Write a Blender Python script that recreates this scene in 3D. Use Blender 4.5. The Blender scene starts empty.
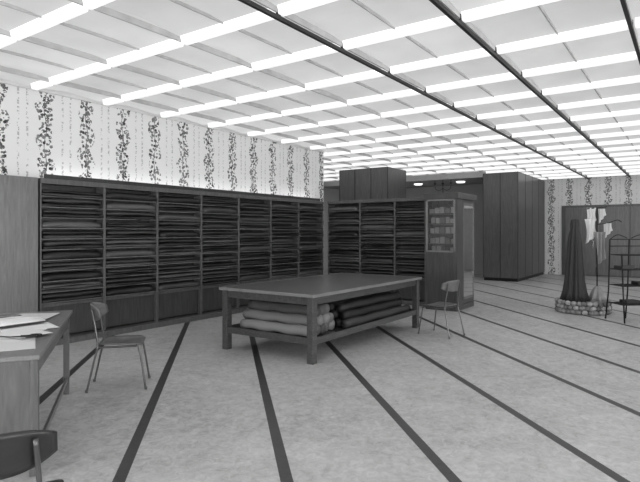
import bpy, bmesh, math, random
from mathutils import Vector, Matrix
random.seed(7)
S = bpy.context.scene
S.view_settings.view_transform = 'Standard'
H = 3.55

# ------------------------------------------------------------ materials
def nt(name):
    m = bpy.data.materials.new(name); m.use_nodes = True
    n = m.node_tree; n.nodes.clear()
    o = n.nodes.new('ShaderNodeOutputMaterial')
    b = n.nodes.new('ShaderNodeBsdfPrincipled')
    n.links.new(b.outputs[0], o.inputs[0])
    return m, n, b
def g(v): return (v, v, v, 1)
class N:
    def __init__(s, t): s.t = t
    def new(s, k): return s.t.nodes.new(k)
    def inp(s, sock, v):
        if hasattr(v, 'is_linked') or hasattr(v, 'links'): s.t.links.new(v, sock)
        else: sock.default_value = v
    def m(s, op, a, b=None, c=None):
        n = s.new('ShaderNodeMath'); n.operation = op
        s.inp(n.inputs[0], a)
        if b is not None: s.inp(n.inputs[1], b)
        if c is not None: s.inp(n.inputs[2], c)
        return n.outputs[0]
    def ramp(s, f, stops):
        n = s.new('ShaderNodeValToRGB'); s.inp(n.inputs[0], f)
        e = n.color_ramp.elements
        e[0].position, e[0].color = stops[0][0], g(stops[0][1])
        e[1].position, e[1].color = stops[-1][0], g(stops[-1][1])
        for p, v in stops[1:-1]:
            x = e.new(p); x.color = g(v)
        return n.outputs[0]
    def coord(s, scale=(1,1,1), rot=(0,0,0), kind='Object'):
        c = s.new('ShaderNodeTexCoord'); mp = s.new('ShaderNodeMapping')
        mp.inputs['Scale'].default_value = scale; mp.inputs['Rotation'].default_value = rot
        s.t.links.new(c.outputs[kind], mp.inputs[0]); return mp.outputs[0]
    def noise(s, v, scale, detail=4, rough=.5, dist=0):
        n = s.new('ShaderNodeTexNoise'); s.inp(n.inputs['Vector'], v)
        n.inputs['Scale'].default_value = scale; n.inputs['Detail'].default_value = detail
        n.inputs['Roughness'].default_value = rough; n.inputs['Distortion'].default_value = dist
        return n.outputs[0]
    def vor(s, v, scale, feat='F1'):
        n = s.new('ShaderNodeTexVoronoi'); n.feature = feat; s.inp(n.inputs['Vector'], v)
        n.inputs['Scale'].default_value = scale; return n.outputs['Distance']
    def mix(s, f, a, b):
        n = s.new('ShaderNodeMix'); n.data_type = 'RGBA'
        s.inp(n.inputs[0], f); s.inp(n.inputs[6], a); s.inp(n.inputs[7], b); return n.outputs[2]
    def bump(s, b, h, st=.3, d=.01):
        n = s.new('ShaderNodeBump'); n.inputs['Strength'].default_value = st
        n.inputs['Distance'].default_value = d; s.inp(n.inputs['Height'], h)
        s.t.links.new(n.outputs[0], b.inputs['Normal'])

def mat_plain(name, v, rough=.6, metal=0, var=.12, scale=6):
    m, t, b = nt(name); n = N(t)
    c = n.ramp(n.noise(n.coord(), scale), [(.3, v*(1-var)), (.7, v*(1+var))])
    t.links.new(c, b.inputs['Base Color'])
    b.inputs['Roughness'].default_value = rough; b.inputs['Metallic'].default_value = metal
    return m
def mat_wood(name, lo, hi, scale=(14, 14, 1.2), rough=.3):
    m, t, b = nt(name); n = N(t)
    v = n.coord(scale)
    f = n.noise(v, 1.6, 6, .6, 1.2)
    c = n.ramp(f, [(.3, lo), (.5, (lo+hi)/2), (.7, hi)])
    t.links.new(c, b.inputs['Base Color']); b.inputs['Roughness'].default_value = rough
    n.bump(b, f, .1, .003); return m
def mat_island(name, stops, rough=.9, bump=True):
    m, t, b = nt(name); n = N(t)
    geo = n.new('ShaderNodeNewGeometry')
    c = n.ramp(geo.outputs['Random Per Island'], stops)
    t.links.new(c, b.inputs['Base Color']); b.inputs['Roughness'].default_value = rough
    if bump: n.bump(b, n.noise(n.coord(), 60, 3), .3, .003)
    return m
def mat_emit(name, st, col=1.0, var=None, base=.8):
    m, t, b = nt(name); n = N(t)
    b.inputs['Base Color'].default_value = g(base)
    b.inputs['Roughness'].default_value = .9
    b.inputs['Emission Color'].default_value = g(col)
    if var:
        geo = n.new('ShaderNodeNewGeometry')
        r = n.ramp(geo.outputs['Random Per Island'], [(0, var[0]), (1, var[1])])
        cl = n.ramp(n.noise(n.coord(), 1.1, 3), [(.3, .85), (.7, 1.06)])
        x = n.m('MULTIPLY', r, cl)
        t.links.new(n.m('MULTIPLY', x, st), b.inputs['Emission Strength'])
    else: b.inputs['Emission Strength'].default_value = st
    return m

def mat_floor():
    m, t, b = nt('lino_floor'); n = N(t)
    v = n.coord()
    a = n.noise(v, 2.6, 8, .72, 1.2); c2 = n.noise(v, 15, 6, .75, 1.0)
    c3 = n.noise(v, .4, 2, .5)
    f = n.m('ADD', n.m('MULTIPLY', a, .3), n.m('ADD', n.m('MULTIPLY', c2, .5), n.m('MULTIPLY', c3, .2)))
    base = n.ramp(f, [(.40, .33), (.47, .44), (.53, .51), (.61, .60)])
    s = n.new('ShaderNodeSeparateXYZ'); t.links.new(v, s.inputs[0])
    d = n.m('MULTIPLY', n.m('SUBTRACT', s.outputs[0], s.outputs[1]), .70711)
    fr = n.m('FRACT', n.m('ADD', n.m('DIVIDE', n.m('ADD', d, .66), 1.03), 20.5))
    dist = n.m('MULTIPLY', n.m('ABSOLUTE', n.m('SUBTRACT', fr, .5)), 1.03)
    st = n.m('LESS_THAN', dist, .040)
    dark = n.ramp(c2, [(.3, .03), (.7, .055)])
    t.links.new(n.mix(st, base, dark), b.inputs['Base Color'])
    b.inputs['Roughness'].default_value = .42
    n.bump(b, c2, .05, .002)
    return m
def mat_paper(axis, off, name):
    m, t, b = nt(name); n = N(t)
    v = n.coord()
    s = n.new('ShaderNodeSeparateXYZ'); t.links.new(v, s.inputs[0])
    u = s.outputs[axis]; z = s.outputs[2]
    wob = n.m('MULTIPLY', n.m('SINE', n.m('MULTIPLY', z, 12.0)), .018)
    def dist(extra=None, o=0):
        uu = n.m('ADD', u, extra) if extra is not None else u
        fr = n.m('FRACT', n.m('ADD', n.m('DIVIDE', n.m('SUBTRACT', uu, off), .615), 30.5+o))
        return n.m('MULTIPLY', n.m('ABSOLUTE', n.m('SUBTRACT', fr, .5)), .615)
    d = dist(wob)
    sw = n.m('ABSOLUTE', n.m('SINE', n.m('ADD', n.m('MULTIPLY', z, 8.5), n.m('MULTIPLY', u, 3.1))))
    wid = n.m('ADD', .015, n.m('ADD', n.m('MULTIPLY', sw, .06), n.m('MULTIPLY', n.noise(v, 9, 2), .10)))
    inband = n.m('LESS_THAN', d, wid)
    leaf = n.m('LESS_THAN', n.vor(v, 22), .54)
    nz = n.m('GREATER_THAN', n.noise(v, 28, 3), .41)
    leaves = n.m('MULTIPLY', n.m('MULTIPLY', inband, leaf), nz)
    stem = n.m('LESS_THAN', d, .005)
    d2 = dist(None, .5)
    lines = n.m('MULTIPLY', n.m('LESS_THAN', n.m('ABSOLUTE', n.m('SUBTRACT', d2, .06)), .014),
                n.m('LESS_THAN', n.vor(v, 32), .45))
    mk = n.m('MAXIMUM', n.m('MAXIMUM', leaves, stem), n.m('MULTIPLY', lines, .5))
    tone = n.ramp(n.noise(v, 14, 2), [(.38, .03), (.62, .25)])
    t.links.new(n.mix(mk, g(.86), tone), b.inputs['Base Color'])
    b.inputs['Roughness'].default_value = .8
    return m

M = dict(
 floor=mat_floor(), paperL=mat_paper(0, 3.87, 'floral_wallpaper_left'), paperB=mat_paper(1, 3.6, 'floral_wallpaper_back'),
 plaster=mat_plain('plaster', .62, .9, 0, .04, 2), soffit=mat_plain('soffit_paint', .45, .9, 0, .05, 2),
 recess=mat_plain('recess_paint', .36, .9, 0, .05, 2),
 whiteplaster=mat_plain('white_plaster', .85, .9, 0, .03, 2),
 wood=mat_wood('wood_panel', .075, .13), woodlt=mat_wood('wood_panel_light', .12, .20), wooddk=mat_wood('dark_wood', .022, .045), woodshelf=mat_wood('shelf_wood', .04, .08),
 woodtab=mat_wood('table_wood', .05, .09, (2, 14, 14), .25), tabtop=mat_wood('table_top', .065, .10, (1.5, 12, 8), .28),
 desk=mat_wood('desk_wood', .08, .14, (12, 12, 1.5)), desktop=mat_wood('desk_top', .16, .24, (1.5, 12, 8), .3), lip=mat_plain('pale_lipping', .20, .35),
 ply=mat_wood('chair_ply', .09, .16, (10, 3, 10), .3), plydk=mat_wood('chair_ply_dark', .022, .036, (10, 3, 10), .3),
 metal=mat_plain('tube_metal', .14, .3, .7), black=mat_plain('black_metal', .012, .4, .3),
 cloth=mat_island('folded_cloth', [(0, .008), (.45, .022), (.8, .05), (1, .11)], .45),
 white=mat_island('white_cloth', [(0, .65), (1, .8)]), pale=mat_island('pale_cloth', [(0, .07), (1, .26)]), dkcloth=mat_island('dark_cloth', [(0, .010), (1, .04)], .6),
 boxes=mat_island('boxed_goods', [(0, .15), (1, .5)], .6, False),
 paper=mat_island('paper_sheet', [(0, .62), (1, .82)], .7, False), print=mat_plain('printed_paper', .2, .6, 0, .8, 30),
 swatch=mat_island('swatch_cloth', [(0, .06), (1, .35)]), grey=mat_plain('grey_cloth', .3, .8),
 stone=mat_island('pebble_stone', [(0, .10), (1, .45)], .8), gravel=mat_plain('gravel', .2, .95, 0, .5, 40),
 steel=mat_plain('steel', .45, .25, .9), mirror=mat_plain('mirror_glass', .7, .06, 1, .02),
 track=mat_plain('ceiling_track_dark', .02, .6), rail=mat_plain('ceiling_rail_light', .5, .6),
 strip=mat_emit('light_strip', .86, 1, None, .5), panel=mat_emit('ceiling_panel', .56, 1, (.80, 1.0), .30),
 tube=mat_emit('added_cove_tube', 4.0), fill_lamp=mat_emit('added_opal_lamp', 1.6), fill_window=mat_emit('fill_window_glow', 6.0),  # emitters of the added cove, recess and window fill lights
)
# clear glass
m_, t_, b_ = nt('clear_glass')
b_.inputs['Roughness'].default_value = .02; b_.inputs['Transmission Weight'].default_value = 1.0; b_.inputs['IOR'].default_value = 1.45
M['glass'] = m_
# ------------------------------------------------------------ mesh helpers
def bm_obj(name, bm, mat, parent=None, smooth=False, loc=None, rotz=0):
    me = bpy.data.meshes.new(name); bm.normal_update(); bm.to_mesh(me); bm.free()
    ob = bpy.data.objects.new(name, me); S.collection.objects.link(ob)
    for mm in (mat if isinstance(mat, list) else [mat]): me.materials.append(mm)
    if smooth:
        for p in me.polygons: p.use_smooth = True
    if parent: ob.parent = parent
    if loc: ob.location = loc
    if rotz: ob.rotation_euler[2] = rotz
    return ob
def empty(name, loc=(0,0,0), rotz=0):
    e = bpy.data.objects.new(name, None); S.collection.objects.link(e)
    e.location = loc; e.rotation_euler[2] = rotz; e.empty_display_size = .1; return e
def abox(bm, x0, x1, y0, y1, z0, z1, bev=0, mi=0):
    vs = [bm.verts.new(p) for p in ((x0,y0,z0),(x1,y0,z0),(x1,y1,z0),(x0,y1,z0),(x0,y0,z1),(x1,y0,z1),(x1,y1,z1),(x0,y1,z1))]
    fs = [bm.faces.new([vs[i] for i in f]) for f in ((0,3,2,1),(4,5,6,7),(0,1,5,4),(1,2,6,5),(2,3,7,6),(3,0,4,7))]
    for f in fs: f.material_index = mi
    if bev:
        es = list({e for f in fs for e in f.edges})
        r = bmesh.ops.bevel(bm, geom=es, offset=bev, segments=2, profile=.5, affect='EDGES')
        for f in r['faces']: f.material_index = mi
def box(name, x0, x1, y0, y1, z0, z1, mat, parent=None, bev=0):
    bm = bmesh.new(); abox(bm, min(x0,x1), max(x0,x1), min(y0,y1), max(y0,y1), z0, z1, bev)
    return bm_obj(name, bm, mat, parent)
def atube(bm, pts, r, seg=10, mi=0):
    pts = [Vector(p) for p in pts]; rings = []
    up = None
    for i, p in enumerate(pts):
        d = (pts[min(i+1, len(pts)-1)] - pts[max(i-1, 0)]).normalized()
        if up is None:
            up = Vector((0,0,1)) if abs(d.z) < .9 else Vector((1,0,0))
        a = d.cross(up).normalized(); b = a.cross(d).normalized(); up = b
        rr = r[i] if isinstance(r, (list, tuple)) else r
        rings.append([bm.verts.new(p + a*rr*math.cos(2*math.pi*k/seg) + b*rr*math.sin(2*math.pi*k/seg)) for k in range(seg)])
    for i in range(len(rings)-1):
        for k in range(seg):
            f = bm.faces.new((rings[i][k], rings[i][(k+1)%seg], rings[i+1][(k+1)%seg], rings[i+1][k])); f.material_index = mi
    for rg, rev in ((rings[0], False), (rings[-1], True)):
        f = bm.faces.new(rg if rev else rg[::-1]); f.material_index = mi
def smooth_path(pts, n=6):
    pts = [Vector(p) for p in pts]; out = []
    P = [pts[0]] + pts + [pts[-1]]
    for i in range(1, len(P)-2):
        for k in range(n):
            t = k/n
            a, b, c, d = P[i-1], P[i], P[i+1], P[i+2]
            out.append(.5*((2*b)+(-a+c)*t+(2*a-5*b+4*c-d)*t*t+(-a+3*b-3*c+d)*t**3))
    out.append(pts[-1]); return out
def thick_grid(bm, fn, nu, nv, th, mi=0):
    P = [[Vector(fn(i/nu, j/nv)) for j in range(nv+1)] for i in range(nu+1)]
    T, B = [], []
    for i in range(nu+1):
        t, b = [], []
        for j in range(nv+1):
            du = P[min(i+1,nu)][j]-P[max(i-1,0)][j]; dv = P[i][min(j+1,nv)]-P[i][max(j-1,0)]
            nn = du.cross(dv)
            nn = nn.normalized() if nn.length > 1e-9 else Vector((0,0,1))
            t.append(bm.verts.new(P[i][j]+nn*th/2)); b.append(bm.verts.new(P[i][j]-nn*th/2))
        T.append(t); B.append(b)
    fs = []
    for i in range(nu):
        for j in range(nv):
            fs.append(bm.faces.new((T[i][j],T[i+1][j],T[i+1][j+1],T[i][j+1])))
            fs.append(bm.faces.new((B[i][j],B[i][j+1],B[i+1][j+1],B[i+1][j])))
    for i in range(nu):
        fs.append(bm.faces.new((T[i][0],B[i][0],B[i+1][0],T[i+1][0])))
        fs.append(bm.faces.new((T[i+1][nv],B[i+1][nv],B[i][nv],T[i][nv])))
    for j in range(nv):
        fs.append(bm.faces.new((T[0][j+1],B[0][j+1],B[0][j],T[0][j])))
        fs.append(bm.faces.new((T[nu][j],B[nu][j],B[nu][j+1],T[nu][j+1])))
    for f in fs: f.material_index = mi

# ------------------------------------------------------------ room shell
X0, X1, Y0, Y1 = -4.0, 20.85, -6.0, 12.0
box('floor', X0, X1, Y0, Y1, -.1, 0, M['floor'])
bm = bmesh.new()
abox(bm, X0, X1, Y0, Y1, H+.02, H+.12, 0, 1)
base = [Y0] + [.45+1.25*k for k in range(-5, 6)]
ysA = base + [7.30]
ysB = base + [7.95, 9.2, 10.45, 11.7]
xs = [2.54+1.04*k for k in range(-7, 20)]
xs = [x for x in xs if X0 < x < X1]
for i in range(len(xs)-1):
    ys = ysA if xs[i] < 10.7 else ysB
    for j in range(len(ys)-1):
        a, b_, c, d = xs[i]+.01, xs[i+1]-.01, ys[j]+.01, ys[j+1]-.01
        if b_ > 17.2 and d > 5.5: continue
        mx = (a+b_)/2
        v = [bm.verts.new(p) for p in ((a,c,H-.05),(mx,c,H-.005),(b_,c,H-.05),(b_,d,H-.05),(mx,d,H-.005),(a,d,H-.05))]
        bm.faces.new((v[0],v[5],v[4],v[1])); bm.faces.new((v[1],v[4],v[3],v[2]))
bm_obj('ceiling', bm, [M['panel'], M['whiteplaster']])
e = empty('strip_light_fittings')
bm = bmesh.new()
for x in xs:
    ys = ysA if x < 10.8 else ysB
    for j in range(len(ys)-1):
        c, d = ys[j]+.03, ys[j+1]-.03
        if ys is ysA and j == len(ys)-2: d = 7.12
        if x > 16.9 and d > 5.6: continue
        hw, z0, z1 = .036, H-.115, H-.03
        P = [(x-hw*1.6, z1), (x+hw*1.6, z1), (x+hw, z0), (x-hw, z0)]
        A = [bm.verts.new((p[0], c, p[1])) for p in P]; B = [bm.verts.new((p[0], d, p[1])) for p in P]
        for k in range(4): bm.faces.new((A[k], B[k], B[(k+1)%4], A[(k+1)%4]))
        bm.faces.new(A); bm.faces.new(B[::-1])
bm_obj('diffusers', bm, M['strip'], e)
bm = bmesh.new(); bml = bmesh.new()
for y in ysB[1:]:
    xa = X0+.02 if y < 7.3 else 10.8
    xe = X1-.02 if y < 5.4 else 16.9
    if y < 3.3:
        abox(bm, xa, xe, y-.016, y+.016, H-.15, H-.115)
        for x in xs:
            if x < xe-.2: abox(bm, x-.02, x+.02, y-.012, y+.012, H-.115, H-.02)
    abox(bml, xa, xe, y-.008, y+.008, H-.09, H-.03)
for j in range(len(ysB)-1):
    y = (ysB[j]+ysB[j+1])/2
    abox(bml, X0+.02 if y < 7.2 else 10.8, X1-.02 if y < 5.4 else 16.9, y-.006, y+.006, H-.06, H-.03)
bm_obj('tracks', bm, M['track'], e); bm_obj('rails', bml, M['rail'], e)
# walls
box('wall_left', X0, 10.72, 7.4, 7.55, 0, H+.02, M['paperL'])
box('wall_left_return', 10.57, 10.72, 7.55, Y1, 0, H+.02, M['plaster'])
box('trim_left_cornice', X0, 10.72, 7.36, 7.4, H-.05, H+.015, M['whiteplaster'])
box('wall_back', X1, X1+.15, Y0, 5.5, 0, H+.02, M['paperB'])
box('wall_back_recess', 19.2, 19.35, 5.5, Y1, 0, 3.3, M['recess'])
box('wall_far_left', 10.72, X1, Y1, Y1+.15, 0, H+.02, M['plaster'])
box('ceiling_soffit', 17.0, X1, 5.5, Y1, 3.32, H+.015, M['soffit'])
e = empty('added_recess_lamps')  # lamps added under the soffit to brighten the recess
bm = bmesh.new()
for y in (6.6, 8.2, 9.8):
    atube(bm, [(18.0, y, 3.319), (18.0, y, 3.27)], [.16, .13], 20)
bm_obj('fill_bowls', bm, M['fill_lamp'], e, True)
# invented windows behind and beside the camera, glowing glass added as front fill
def winwall(name, horiz, a0, a1, pos, th, openings):
    bm = bmesh.new(); z0, z1 = .6, 2.9
    def seg(p, q, za, zb):
        if q-p < .01: return
        if horiz: abox(bm, p, q, min(pos, pos+th), max(pos, pos+th), za, zb)
        else: abox(bm, min(pos, pos+th), max(pos, pos+th), p, q, za, zb)
    c = a0
    for (p, q) in openings:
        seg(c, p, 0, H+.02); seg(p, q, 0, z0); seg(p, q, z1, H+.02); c = q
    seg(c, a1, 0, H+.02)
    bm_obj(name, bm, M['plaster'])
    return z0, z1
def fill_window(name, horiz, p, q, pos, th):
    z0, z1 = .6, 2.9; e = empty(name)
    bf, bg = bmesh.new(), bmesh.new()
    def b(bm_, s0, s1, t0, t1, za, zb):
        t0, t1 = sorted((pos+t0*th, pos+t1*th))
        if horiz: abox(bm_, s0, s1, t0, t1, za, zb)
        else: abox(bm_, t0, t1, s0, s1, za, zb)
    n = 4
    for k in range(n+1):
        s = p+(q-p-.06)*k/n; b(bf, s, s+.06, .2, .7, z0, z1)
    for z in (z0, 2.2, z1-.06): b(bf, p, q, .2, .7, z, z+.06)
    b(bg, p+.01, q-.01, .72, .8, z0+.01, z1-.01)
    bm_obj('frame', bf, M['wooddk'], e); bm_obj('fill_glazing', bg, M['fill_window'], e)
winwall('wall_front', False, Y0, 7.4, X0, -.15, [(-4.5, .5), (1.5, 6.0)])
fill_window('fill_window_1', False, -4.5, .5, X0, -.15); fill_window('fill_window_2', False, 1.5, 6.0, X0, -.15)
winwall('wall_right', True, X0, X1, Y0, -.15, [(-2.5, 3.0), (4.5, 10.0)])
fill_window('fill_window_3', True, -2.5, 3.0, Y0, -.15); fill_window('fill_window_4', True, 4.5, 10.0, Y0, -.15)
# wood clad piers
def pier(name, x0, x1, y0, y1, z1, mat):
    e = empty(name)
    box('cladding', x0, x1, y0, y1, .1, z1, mat, e)
    box('plinth', x0+.02, x1-.02, y0+.02, y1-.02, 0, .1, M['black'], e)
    bm = bmesh.new()
    n = max(1, round((y1-y0)/.6))
    for k in range(0, n+1):
        y = y0+(y1-y0)*k/n; abox(bm, x0-.006, x0, max(y-.012, y0), min(y+.012, y1), .1, z1)
    n = max(1, round((x1-x0)/.9))
    for k in range(0, n+1):
        x = x0+(x1-x0)*k/n; abox(bm, max(x-.012, x0), min(x+.012, x1), y0-.006, y0, .1, z1)
    bm_obj('joint_strips', bm, M['wooddk'], e)
pier('wood_clad_pier', 17.0, 20.6, 4.4, 5.49, H-.12, M['wood'])
pier('wood_clad_pier', 13.6, 14.8, 7.15, 8.8, H-.12, M['wood'])
e = empty('panelled_doors')
box('surround', X1-.05, X1-.005, -.6, 3.85, 0, 2.5, M['wood'], e)
for k, (a, b_) in enumerate(((2.75, 3.72), (1.72, 2.70), (.70, 1.67), (-.45, .65))):
    box('leaf_%d'%(k+1), X1-.075, X1-.05, a, b_, .04, 2.42, M['woodlt'], e, .004)
box('handle_1', X1-.11, X1-.075, 2.80, 2.83, 1.0, 1.25, M['steel'], e)
box('handle_2', X1-.11, X1-.075, 2.62, 2.65, 1.0, 1.25, M['steel'], e)
e = empty('wood_wall_panelling')
for k in range(5):
    xa = 3.66-(k+1)*1.2
    box('panel_%d'%(k+1), xa+.004, xa+1.196, 7.18, 7.4, .1, 2.28, M['woodlt'], e)
box('skirting', 3.66-6, 3.66, 7.2, 7.4, 0, .1, M['wooddk'], e)

# ------------------------------------------------------------ shelving
def bolt(bm, L, dep, th, sag):
    nseg = 9; vs = []
    prof = [(dep, 0), (.05, 0), (.010, .08*th), (-.008, .30*th), (-.003, .58*th), (.022, .85*th), (.075, th), (dep, th)]
    j1, j2, j3 = (random.uniform(-1, 1) for _ in range(3))
    for i in range(nseg+1):
        t = i/nseg
        edge = min(t, 1-t)*2
        k = .78+.22*min(1, edge*2.5)
        yo = .016*math.sin(t*5+j1*3)+.006*j2
        ring = []
        for (y, z) in prof:
            dz = -sag*math.sin(math.pi*t) if z > .5*th else 0
            if y < .06 and z < .35*th: dz -= .014*(1+math.sin(t*7+j3*4))*.5
            ring.append(bm.verts.new((t*L, y+(yo if y < dep*.9 else 0), z*k+dz)))
        vs.append(ring)
    m_ = len(prof)
    for i in range(nseg):
        for k in range(m_):
            bm.faces.new((vs[i][k], vs[i][(k+1)%m_], vs[i+1][(k+1)%m_], vs[i+1][k]))
    bm.faces.new(vs[0][::-1]); bm.faces.new(vs[-1])
    return [v for r in vs for v in r]
def shelving(name, origin, rotz, nb, bw, dep=.19, Hs=2.28):
    e = empty(name, origin, rotz)
    W = nb*bw
    bm = bmesh.new()
    for k in range(nb+1):
        x = k*bw
        abox(bm, max(0, x-.02), min(W, x+.02), -.01, dep, .08, Hs-.06, .003)
    abox(bm, 0, W, -.02, dep, Hs-.07, Hs, .004)
    abox(bm, 0, W, .02, dep, .52, .56)
    bm_obj('frame', bm, M['wood'], e)
    bm = bmesh.new()
    abox(bm, 0, W, dep-.015, dep, .08, Hs-.06)
    bm_obj('back_panel', bm, M['wooddk'], e)
    rows = 11; z0 = .58; pitch = (Hs-.09-z0)/rows
    bm = bmesh.new()
    for k in range(nb):
        for r in range(rows):
            z = z0+r*pitch
            abox(bm, k*bw+.02, (k+1)*bw-.02, -.002, dep-.015, z-.011, z)
    bm_obj('shelf_boards', bm, M['woodlt'], e)
    bm = bmesh.new()
    for k in range(nb):
        for r in range(rows):
            z = z0+r*pitch
            n = random.choice([1, 1, 2, 2, 3]); z += .001
            tot = pitch*random.uniform(.62, .86)
            for q in range(n):
                L = bw-.05-random.uniform(0, .07)
                vv = bolt(bm, L, dep-.02, tot/n*.96, .005)
                off = Vector((k*bw+.025+random.uniform(0, bw-.05-L), random.uniform(-.022, .008), z+q*tot/n+.004))
                for v in vv: v.co += off
    bm_obj('folded_cloth', bm, M['cloth'], e, True)
    bm = bmesh.new()
    for k in range(nb):
        abox(bm, k*bw+.025, (k+1)*bw-.025, .06, .08, .10, .515, .003)
    bm_obj('lower_panels', bm, M['woodshelf'], e)
    box('toe_ledge', 0, W, -.12, dep, 0, .08, M['desk'], e, .006)
    return e
shelving('cloth_shelving', (3.69, 7.2, 0), 0, 7, .96)
shelving('cloth_shelving', (10.41, 7.06, 0), -math.pi/2, 3, .88, .3)
e = empty('added_cove_light')  # added hidden light above the shelves, lifts the wallpaper brightness
box('trough', 3.75, 10.3, 7.20, 7.215, 2.281, 2.34, M['wooddk'], e)
bm = bmesh.new()
for k in range(5): atube(bm, [(3.85+k*1.3, 7.27, 2.31), (5.05+k*1.3, 7.27, 2.31)], .018)
bm_obj('fill_tubes', bm, M['tube'], e, True)

# ------------------------------------------------------------ display cabinet (glass fronted upper part)
e = empty('display_cabinet')
cx0, cx1, cy0, cy1 = 9.95, 11.0, 3.72, 4.40
bm = bmesh.new()
abox(bm, cx0+.02, cx1-.02, cy0+.02, cy1-.02, 0, .10)
abox(bm, cx0, cx0+.35, cy0, cy0+.04, .1, 2.2, .003)
abox(bm, cx0, cx0+.35, cy1-.04, cy1, .1, 2.2, .003)
abox(bm, cx0+.33, cx1, cy0+.03, cy1, .1, 2.2, .003)
abox(bm, cx0-.03, cx1+.03, cy0-.03, cy1+.0, 2.2, 2.32, .008)
abox(bm, cx0, cx0+.35, cy0+.04, cy1-.04, .1, 1.15, .003)
for z in (1.3, 1.5, 1.7, 1.9): abox(bm, cx0+.05, cx0+.33, cy0+.04, cy1-.04, z, z+.02)
bm_obj('carcass', bm, M['woodshelf'], e)
bm = bmesh.new()
for z in (1.15, 1.32, 1.52, 1.72, 1.92):
    y = cy0+.07
    while y < cy1-.15:
        w = random.uniform(.07, .11); abox(bm, cx0+.07, cx0+.25, y, y+w, z+.001, z+random.uniform(.09, .14), .004); y += w+.012
bm_obj('boxed_goods', bm, M['boxes'], e)
bm = bmesh.new()
fy0, fy1 = cy0+.035, cy1-.035
for a in ((fy0, fy0+.035, 1.15, 2.2), (fy1-.035, fy1, 1.15, 2.2), (fy0, fy1, 1.15, 1.185), (fy0, fy1, 2.165, 2.2)):
    abox(bm, cx0-.015, cx0+.01, a[0], a[1], a[2], a[3], .002)
bm_obj('door_frame', bm, M['lip'], e)
bm = bmesh.new(); abox(bm, cx0-.004, cx0+.001, fy0+.036, fy1-.036, 1.186, 2.164); bm_obj('door_glass', bm, M['glass'], e)
bm = bmesh.new()
abox(bm, cx0+.40, cx1-.10, cy0+.012, cy0+.03, .25, 2.08)
bm_obj('mirror_panel', bm, M['mirror'], e)
bm = bmesh.new()
for a, b_, c, d in ((cx0+.36, cx0+.40, .2, 2.14), (cx1-.10, cx1-.06, .2, 2.14)): abox(bm, a, b_, cy0+.004, cy0+.03, c, d, .002)
for c, d in ((.2, .25), (2.08, 2.14)): abox(bm, cx0+.36, cx1-.06, cy0+.004, cy0+.03, c, d, .002)
bm_obj('mirror_frame', bm, M['woodlt'], e)
e = empty('candelabra_ornament', (10.3, 4.15, 2.32))
bm = bmesh.new()
atube(bm, [(0,0,0),(0,0,.015)], .07); atube(bm, [(0,0,.01),(0,0,.2)], .009)
for s in (-1, 1):
    atube(bm, smooth_path([(0,0,.12),(0,.08*s,.08),(0,.16*s,.12),(0,.17*s,.2)]), .007)
for y in (-.17, 0, .17):
    atube(bm, [(0,y,.2),(0,y,.215),(0,y,.235)], [.012,.03,.028]); atube(bm, [(0,y,.235),(0,y,.29)], .012)
bm_obj('body', bm, M['black'], e, True)

# ------------------------------------------------------------ cutting table
e = empty('cutting_table')
tx0, tx1, ty0, ty1, tz = 4.98, 8.0, 3.58, 5.12, .82
bm = bmesh.new()
abox(bm, tx0+.012, tx1-.012, ty0+.012, ty1-.012, tz-.035, tz, .002)
bm_obj('top', bm, M['tabtop'], e)
bm = bmesh.new()
for a in ((tx0, tx1, ty0, ty0+.012), (tx0, tx1, ty1-.012, ty1), (tx0, tx0+.012, ty0+.012, ty1-.012), (tx1-.012, tx1, ty0+.012, ty1-.012)):
    abox(bm, *a, tz-.036, tz+.001, .002)
bm_obj('pale_edging', bm, M['lip'], e)
bm = bmesh.new()
i = .05
abox(bm, tx0+i, tx1-i, ty0+i, ty0+i+.03, tz-.13, tz-.037); abox(bm, tx0+i, tx1-i, ty1-i-.03, ty1-i, tz-.13, tz-.037)
abox(bm, tx0+i, tx0+i+.03, ty0+i, ty1-i, tz-.13, tz-.037); abox(bm, tx1-i-.03, tx1-i, ty0+i, ty1-i, tz-.13, tz-.037)
bm_obj('apron', bm, M['woodtab'], e)
bm = bmesh.new()
for x in (tx0+.03, tx1-.12):
    for y in (ty0+.03, ty1-.12):
        abox(bm, x, x+.09, y, y+.09, 0, tz-.037, .005)
bm_obj('legs', bm, M['woodtab'], e)
bm = bmesh.new()
abox(bm, tx0+.04, tx1-.04, ty0+.05, ty1-.05, .25, .275, .003)
abox(bm, tx0+.045, tx0+.075, ty0+.1, ty1-.1, .22, .30, .003); abox(bm, tx1-.075, tx1-.045, ty0+.1, ty1-.1, .22, .30, .003)
abox(bm, tx0+.1, tx1-.1, ty0+.045, ty0+.075, .22, .30, .003); abox(bm, tx0+.1, tx1-.1, ty1-.075, ty1-.045, .22, .30, .003)
bm_obj('lower_shelf', bm, M['woodtab'], e)
def cloth_roll(bm, p, q, r, lump=.12):
    p, q = Vector(p), Vector(q); n = 14
    ph = random.uniform(0, 6)
    pts = [p.lerp(q, k/n)+Vector((0,0,.006*math.sin(k*1.3+ph))) for k in range(n+1)]
    atube(bm, pts, [r*(1+lump*math.sin(k*.9+ph)*random.uniform(.3, 1)) for k in range(n+1)], 16)
bm = bmesh.new()
for row, zz in ((0, .0), (1, .115), (2, .23)):
    for k in range(5-row):
        x = 5.17+k*.135+row*.065
        cloth_roll(bm, (x, 3.74+random.uniform(0, .08), .278+.068+zz), (x+random.uniform(-.01, .01), 4.98-random.uniform(0, .15), .278+.068+zz), .063)
bm_obj('pale_cloth_rolls', bm, M['pale'], e, True)
bm = bmesh.new()
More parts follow.
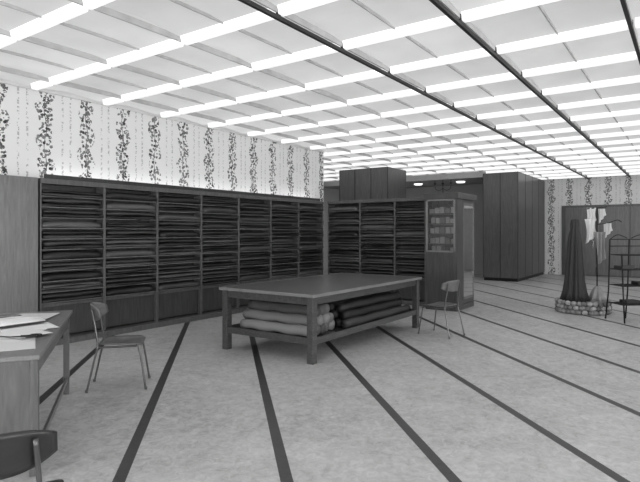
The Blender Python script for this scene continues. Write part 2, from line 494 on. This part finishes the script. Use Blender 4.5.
for row, zz in ((0, .0), (1, .10), (2, .2)):
    for k in range(9-row):
        y = 3.74+k*.145+row*.06
        cloth_roll(bm, (5.88+random.uniform(0, .08), y, .278+.06+zz), (7.8-random.uniform(0, .2), y+random.uniform(-.01, .01), .278+.06+zz), .056)
bm_obj('dark_cloth_rolls', bm, M['dkcloth'], e, True)

# ------------------------------------------------------------ chairs (local: faces +x)
def chair(loc, rotz, ply, name='tubular_chair'):
    e = empty(name, loc, rotz)
    bm = bmesh.new()
    def seat(u, v):
        x = -.20+.41*u; w = .19+.03*u
        w *= 1-.16*max(0, (u-.8)/.2)**2-.16*max(0, (.2-u)/.2)**2
        y = (2*v-1)*w
        z = .452-.022*math.sin(math.pi*u)*(1-(2*v-1)**2)+.006*(2*v-1)**2-.022*max(0, (u-.75)/.25)**2
        return (x, y, z)
    thick_grid(bm, seat, 14, 12, .013)
    bm_obj('seat', bm, ply, e, True)
    bm = bmesh.new()
    def back(u, v):
        a = (2*u-1); y = a*.215
        hh = .085*(1-.55*abs(a)**3)
        z = .755+(2*v-1)*hh
        x = -.265+.10*a*a-.035*(z-.70)/.1*.6
        return (x, y, z)
    thick_grid(bm, back, 16, 8, .013)
    bm_obj('backrest', bm, ply, e, True)
    bm = bmesh.new()
    for s in (-1, 1):
        atube(bm, smooth_path([(-.30, .20*s, .0), (-.235, .185*s, .30), (-.205, .175*s, .44), (-.225, .165*s, .60), (-.262, .155*s, .80)], 5), .010)
        atube(bm, smooth_path([(-.215, .175*s, .425), (0, .175*s, .425), (.14, .175*s, .425), (.18, .18*s, .40), (.245, .20*s, 0)], 5), .010)
        for px_, py_ in ((-.30, .20*s), (.245, .20*s)): atube(bm, [(px_, py_, 0), (px_, py_, .025)], .014)
    atube(bm, [(.15, -.175, .425), (.15, .175, .425)], .008); atube(bm, [(-.17, -.175, .425), (-.17, .175, .425)], .008)
    bm_obj('tube_frame', bm, M['metal'], e, True)
    return e
chair((3.25, 4.72, 0), math.radians(-42), M['ply'])
chair((7.62, 3.12, 0), math.radians(78), M['ply'])
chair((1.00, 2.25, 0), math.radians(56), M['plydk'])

# ------------------------------------------------------------ desk at left
ang = math.radians(54.7)
e = empty('work_desk', (1.733, 3.383, 0), ang)
L, Wd, Dh = 2.06, .95, .77
bm = bmesh.new(); abox(bm, 0, L, 0, Wd, Dh-.03, Dh, .004); bm_obj('top', bm, M['desktop'], e)
bm = bmesh.new()
for x, y in ((.01, .01), (L-.25, .01), (.01, Wd-.06), (L-.25, Wd-.06)): abox(bm, x, x+.05, y, y+.05, 0, Dh-.03, .003)
abox(bm, .05, L-.24, .015, .04, Dh-.12, Dh-.03); abox(bm, .05, L-.24, .02, .04, .12, .16)
bm_obj('frame', bm, M['desk'], e)
bm = bmesh.new(); abox(bm, .012, .032, .06, Wd-.06, .12, Dh-.03, .002); bm_obj('end_panel', bm, M['desk'], e)
def desk_child(name, x, y, z, r):
    o = empty(name)
    c, s = math.cos(ang), math.sin(ang)
    o.location = (1.733+c*x-s*y, 3.383+s*x+c*y, Dh+z); o.rotation_euler[2] = ang+r
    return o
pe = desk_child('loose_papers', 0, 0, .001, 0)
bm = bmesh.new()
for k, (x, y, w, h, r) in enumerate(((.42, .34, .5, .5, .15), (.85, .42, .55, .6, -.25), (1.15, .28, .5, .40, .4), (.35, .68, .42, .4, .1), (1.62, .30, .45, .35, -.2), (1.4, .62, .6, .5, .2), (.75, .22, .34, .26, .7))):
    z = .001+k*.0025
    c, s = math.cos(r), math.sin(r)
    vs = []
    for zz in (z, z+.0015):
        for (a, b_) in ((-w/2,-h/2),(w/2,-h/2),(w/2,h/2),(-w/2,h/2)): vs.append(bm.verts.new((x+c*a-s*b_, y+s*a+c*b_, zz)))
    for f in ((3,2,1,0),(4,5,6,7),(0,1,5,4),(1,2,6,5),(2,3,7,6),(3,0,4,7)): bm.faces.new([vs[i] for i in f])
bm_obj('sheets', bm, M['paper'], pe)
be = desk_child('open_pattern_book', 1.35, .42, .021, .6)
bm = bmesh.new()
abox(bm, -.26, .26, -.19, .19, 0, .006)
bm_obj('cover', bm, M['dkcloth'], be)
bm = bmesh.new()
for s in (-1, 1):
    def page(u, v, s=s):
        x = s*(.005+.24*u); return (x, (.175*(2*v-1))*s, .014+.018*math.sin(math.pi*min(1, u*1.1))*(1-u*.5))
    thick_grid(bm, page, 10, 4, .012)
bm_obj('pages', bm, M['paper'], be, True)
bm = bmesh.new()
abox(bm, .05, .21, -.12, .12, .030, .036)
bm_obj('fabric_illustration', bm, M['print'], be)
se = desk_child('cloth_swatches', .95, .62, .021, .2)
bm = bmesh.new()
for k in range(5): abox(bm, -.16+k*.02, .12+k*.02, -.1+.015*k, .12+.01*k, .004*k, .004*k+.0035)
bm_obj('swatches', bm, M['swatch'], se)
sc = desk_child('tailor_scissors', .58, .20, .021, 1.3)
bm = bmesh.new()
for s in (-1, 1):
    A = [(-.0, .006*s, 0), (.17, .028*s, 0), (.175, .024*s, 0), (.0, -.010*s, 0)]
    vs = [bm.verts.new((p[0], p[1], z)) for z in (.002+.002*s, .004+.002*s) for p in A]
    for f in ((3,2,1,0),(4,5,6,7),(0,1,5,4),(1,2,6,5),(2,3,7,6),(3,0,4,7)): bm.faces.new([vs[i] for i in f])
    atube(bm, [(0, 0, .006), (-.05, -.018*s, .006)], .006)
    c = Vector((-.085, -.035*s, .008))
    atube(bm, [c+Vector((.038*math.cos(t*math.pi/8), .024*math.sin(t*math.pi/8), 0)) for t in range(17)], .005)
atube(bm, [(0,0,0),(0,0,.012)], .007)
bm_obj('blades_and_handles', bm, M['black'], sc)

# ------------------------------------------------------------ draped display on pebble base
e = empty('draped_fabric_display', (11.35, 1.72, 0))
bm = bmesh.new()
for ring in range(3):
    n = 30; z = .045+ring*.08
    for k in range(n):
        a = 2*math.pi*(k+.5*(ring % 2))/n+random.uniform(-.03, .03)
        mtx = Matrix.Translation((.46*math.cos(a), .46*math.sin(a), z)) @ Matrix.Rotation(a, 4, 'Z') @ Matrix.Diagonal((.045, .055*random.uniform(.8, 1.1), .045, 1))
        bmesh.ops.create_icosphere(bm, subdivisions=2, radius=1, matrix=mtx)
bm_obj('pebble_edging', bm, M['stone'], e, True)
bm = bmesh.new(); atube(bm, [(0,0,0),(0,0,.22)], .44, 32); bm_obj('gravel_fill', bm, M['gravel'], e)
def drape(bm, cx, cy, prof, folds, amp, ph, seg=72):
    rings = []
    for k, (z, r) in enumerate(prof):
        ring = []
        for i in range(seg):
            a = 2*math.pi*i/seg
            rr = r*(1+amp*(.4+.6*k/len(prof))*math.sin(folds*a+ph+.25*k)+.06*math.sin(3*a+k*.4))
            ring.append(bm.verts.new((cx+rr*math.cos(a), cy+rr*math.sin(a), z)))
        rings.append(ring)
    for k in range(len(rings)-1):
        for i in range(seg): bm.faces.new((rings[k+1][i], rings[k+1][(i+1)%seg], rings[k][(i+1)%seg], rings[k][i]))
    bm.faces.new(rings[0]); bm.faces.new(rings[-1][::-1])
bm = bmesh.new()
drape(bm, -.09, .13, [(1.80, .03), (1.78, .065), (1.70, .08), (1.60, .075), (1.5, .10), (1.35, .12), (1.1, .135), (.85, .15), (.6, .17), (.4, .20), (.21, .25)], 9, .16, 0)
bm_obj('dark_drape', bm, M['dkcloth'], e, True)
bm = bmesh.new()
atube(bm, [(.2, -.22, .2), (.2, -.22, 2.02)], .012); atube(bm, [(.08, -.05, 2.0), (.30, -.38, 2.04)], .01)
atube(bm, smooth_path([(.2, -.22, 1.70), (.26, -.38, 1.72), (.34, -.55, 1.78), (.38, -.62, 1.74)]), .008)
bm_obj('stand', bm, M['black'], e, True)
bm = bmesh.new()
def hang(cx, cy, w, z0, z1, tw, ph):
    def f(u, v):
        t = (2*u-1); ww = w*(1-.35*math.sin(math.pi*v)*tw)
        d = .03*math.sin(t*7+ph+v*2)
        return (cx+.5*ww*t*.55+d*.8+.10*v*tw, cy-.5*ww*t*.83+d*.5, z0+(z1-z0)*v+.08*t*v)
    thick_grid(bm, f, 24, 12, .006)
hang(.14, -.13, .2, 2.02, 1.70, .6, 0); hang(.12, -.12, .22, 1.80, 1.40, 1, 1.4); hang(.24, -.30, .13, 2.0, 1.80, .4, 2)
hang(.28, -.40, .16, 1.72, 1.50, .4, 1)
bm_obj('light_drapes', bm, M['white'], e, True)
bm = bmesh.new(); hang(.20, -.27, .20, 1.55, .95, .8, 3)
bm_obj('grey_drape', bm, M['grey'], e, True)
bm = bmesh.new()
drape(bm, .22, -.22, [(.5, .03), (.45, .07), (.38, .10), (.3, .12), (.21, .16)], 7, .2, 1)
bm_obj('gathered_cloth', bm, M['grey'], e, True)

# ------------------------------------------------------------ wire display rack at right
e = empty('wire_display_rack', (10.75, .80, 0), math.radians(-50))
bm = bmesh.new()
w, d = .36, .2
for x in (-w, 0, w):
    for y in (-d, d):
        atube(bm, [(x*1.05, y*1.3, 0), (x, y, .5), (x, y*.8, 1.42 if y > 0 else 1.15)], .013, 8)
for z in (.3, .62, .9, 1.15):
    for y in (-d, -d*.5, 0, d*.5, d): atube(bm, [(-w, y, z), (w, y, z)], .008, 6)
    for x in (-w, -w*.5, 0, w*.5, w): atube(bm, [(x, -d, z), (x, d, z)], .008, 6)
for z in (1.3, 1.42): atube(bm, [(-w, d*.8, z), (w, d*.8, z)], .009, 6)
for s in (-1, 1): atube(bm, smooth_path([(s*w, d*.8, 1.42), (s*w*.6, d*.8, 1.5), (s*w*.1, d*.8, 1.44)]), .008, 6)
bm_obj('wire_frame', bm, M['black'], e, True)
bm = bmesh.new()
for z, x in ((.907, -.2), (.627, .12), (.307, -.1)): abox(bm, x-.13, x+.13, -.1, .1, z, z+.06, .01)
bm_obj('folded_samples', bm, M['dkcloth'], e)

# ------------------------------------------------------------ camera
cam = bpy.data.cameras.new('camera'); co = bpy.data.objects.new('camera', cam); S.collection.objects.link(co)
co.location = (0, 0, 1.55); co.rotation_euler = (math.pi/2, 0, math.radians(-55))
cam.sensor_width = 36; cam.lens = 530/640*36; cam.shift_y = -9/640
cam.clip_start = .05; cam.clip_end = 100
S.camera = co
w = bpy.data.worlds.new('world'); S.world = w; w.use_nodes = True
w.node_tree.nodes['Background'].inputs[0].default_value = g(.5); w.node_tree.nodes['Background'].inputs[1].default_value = .3
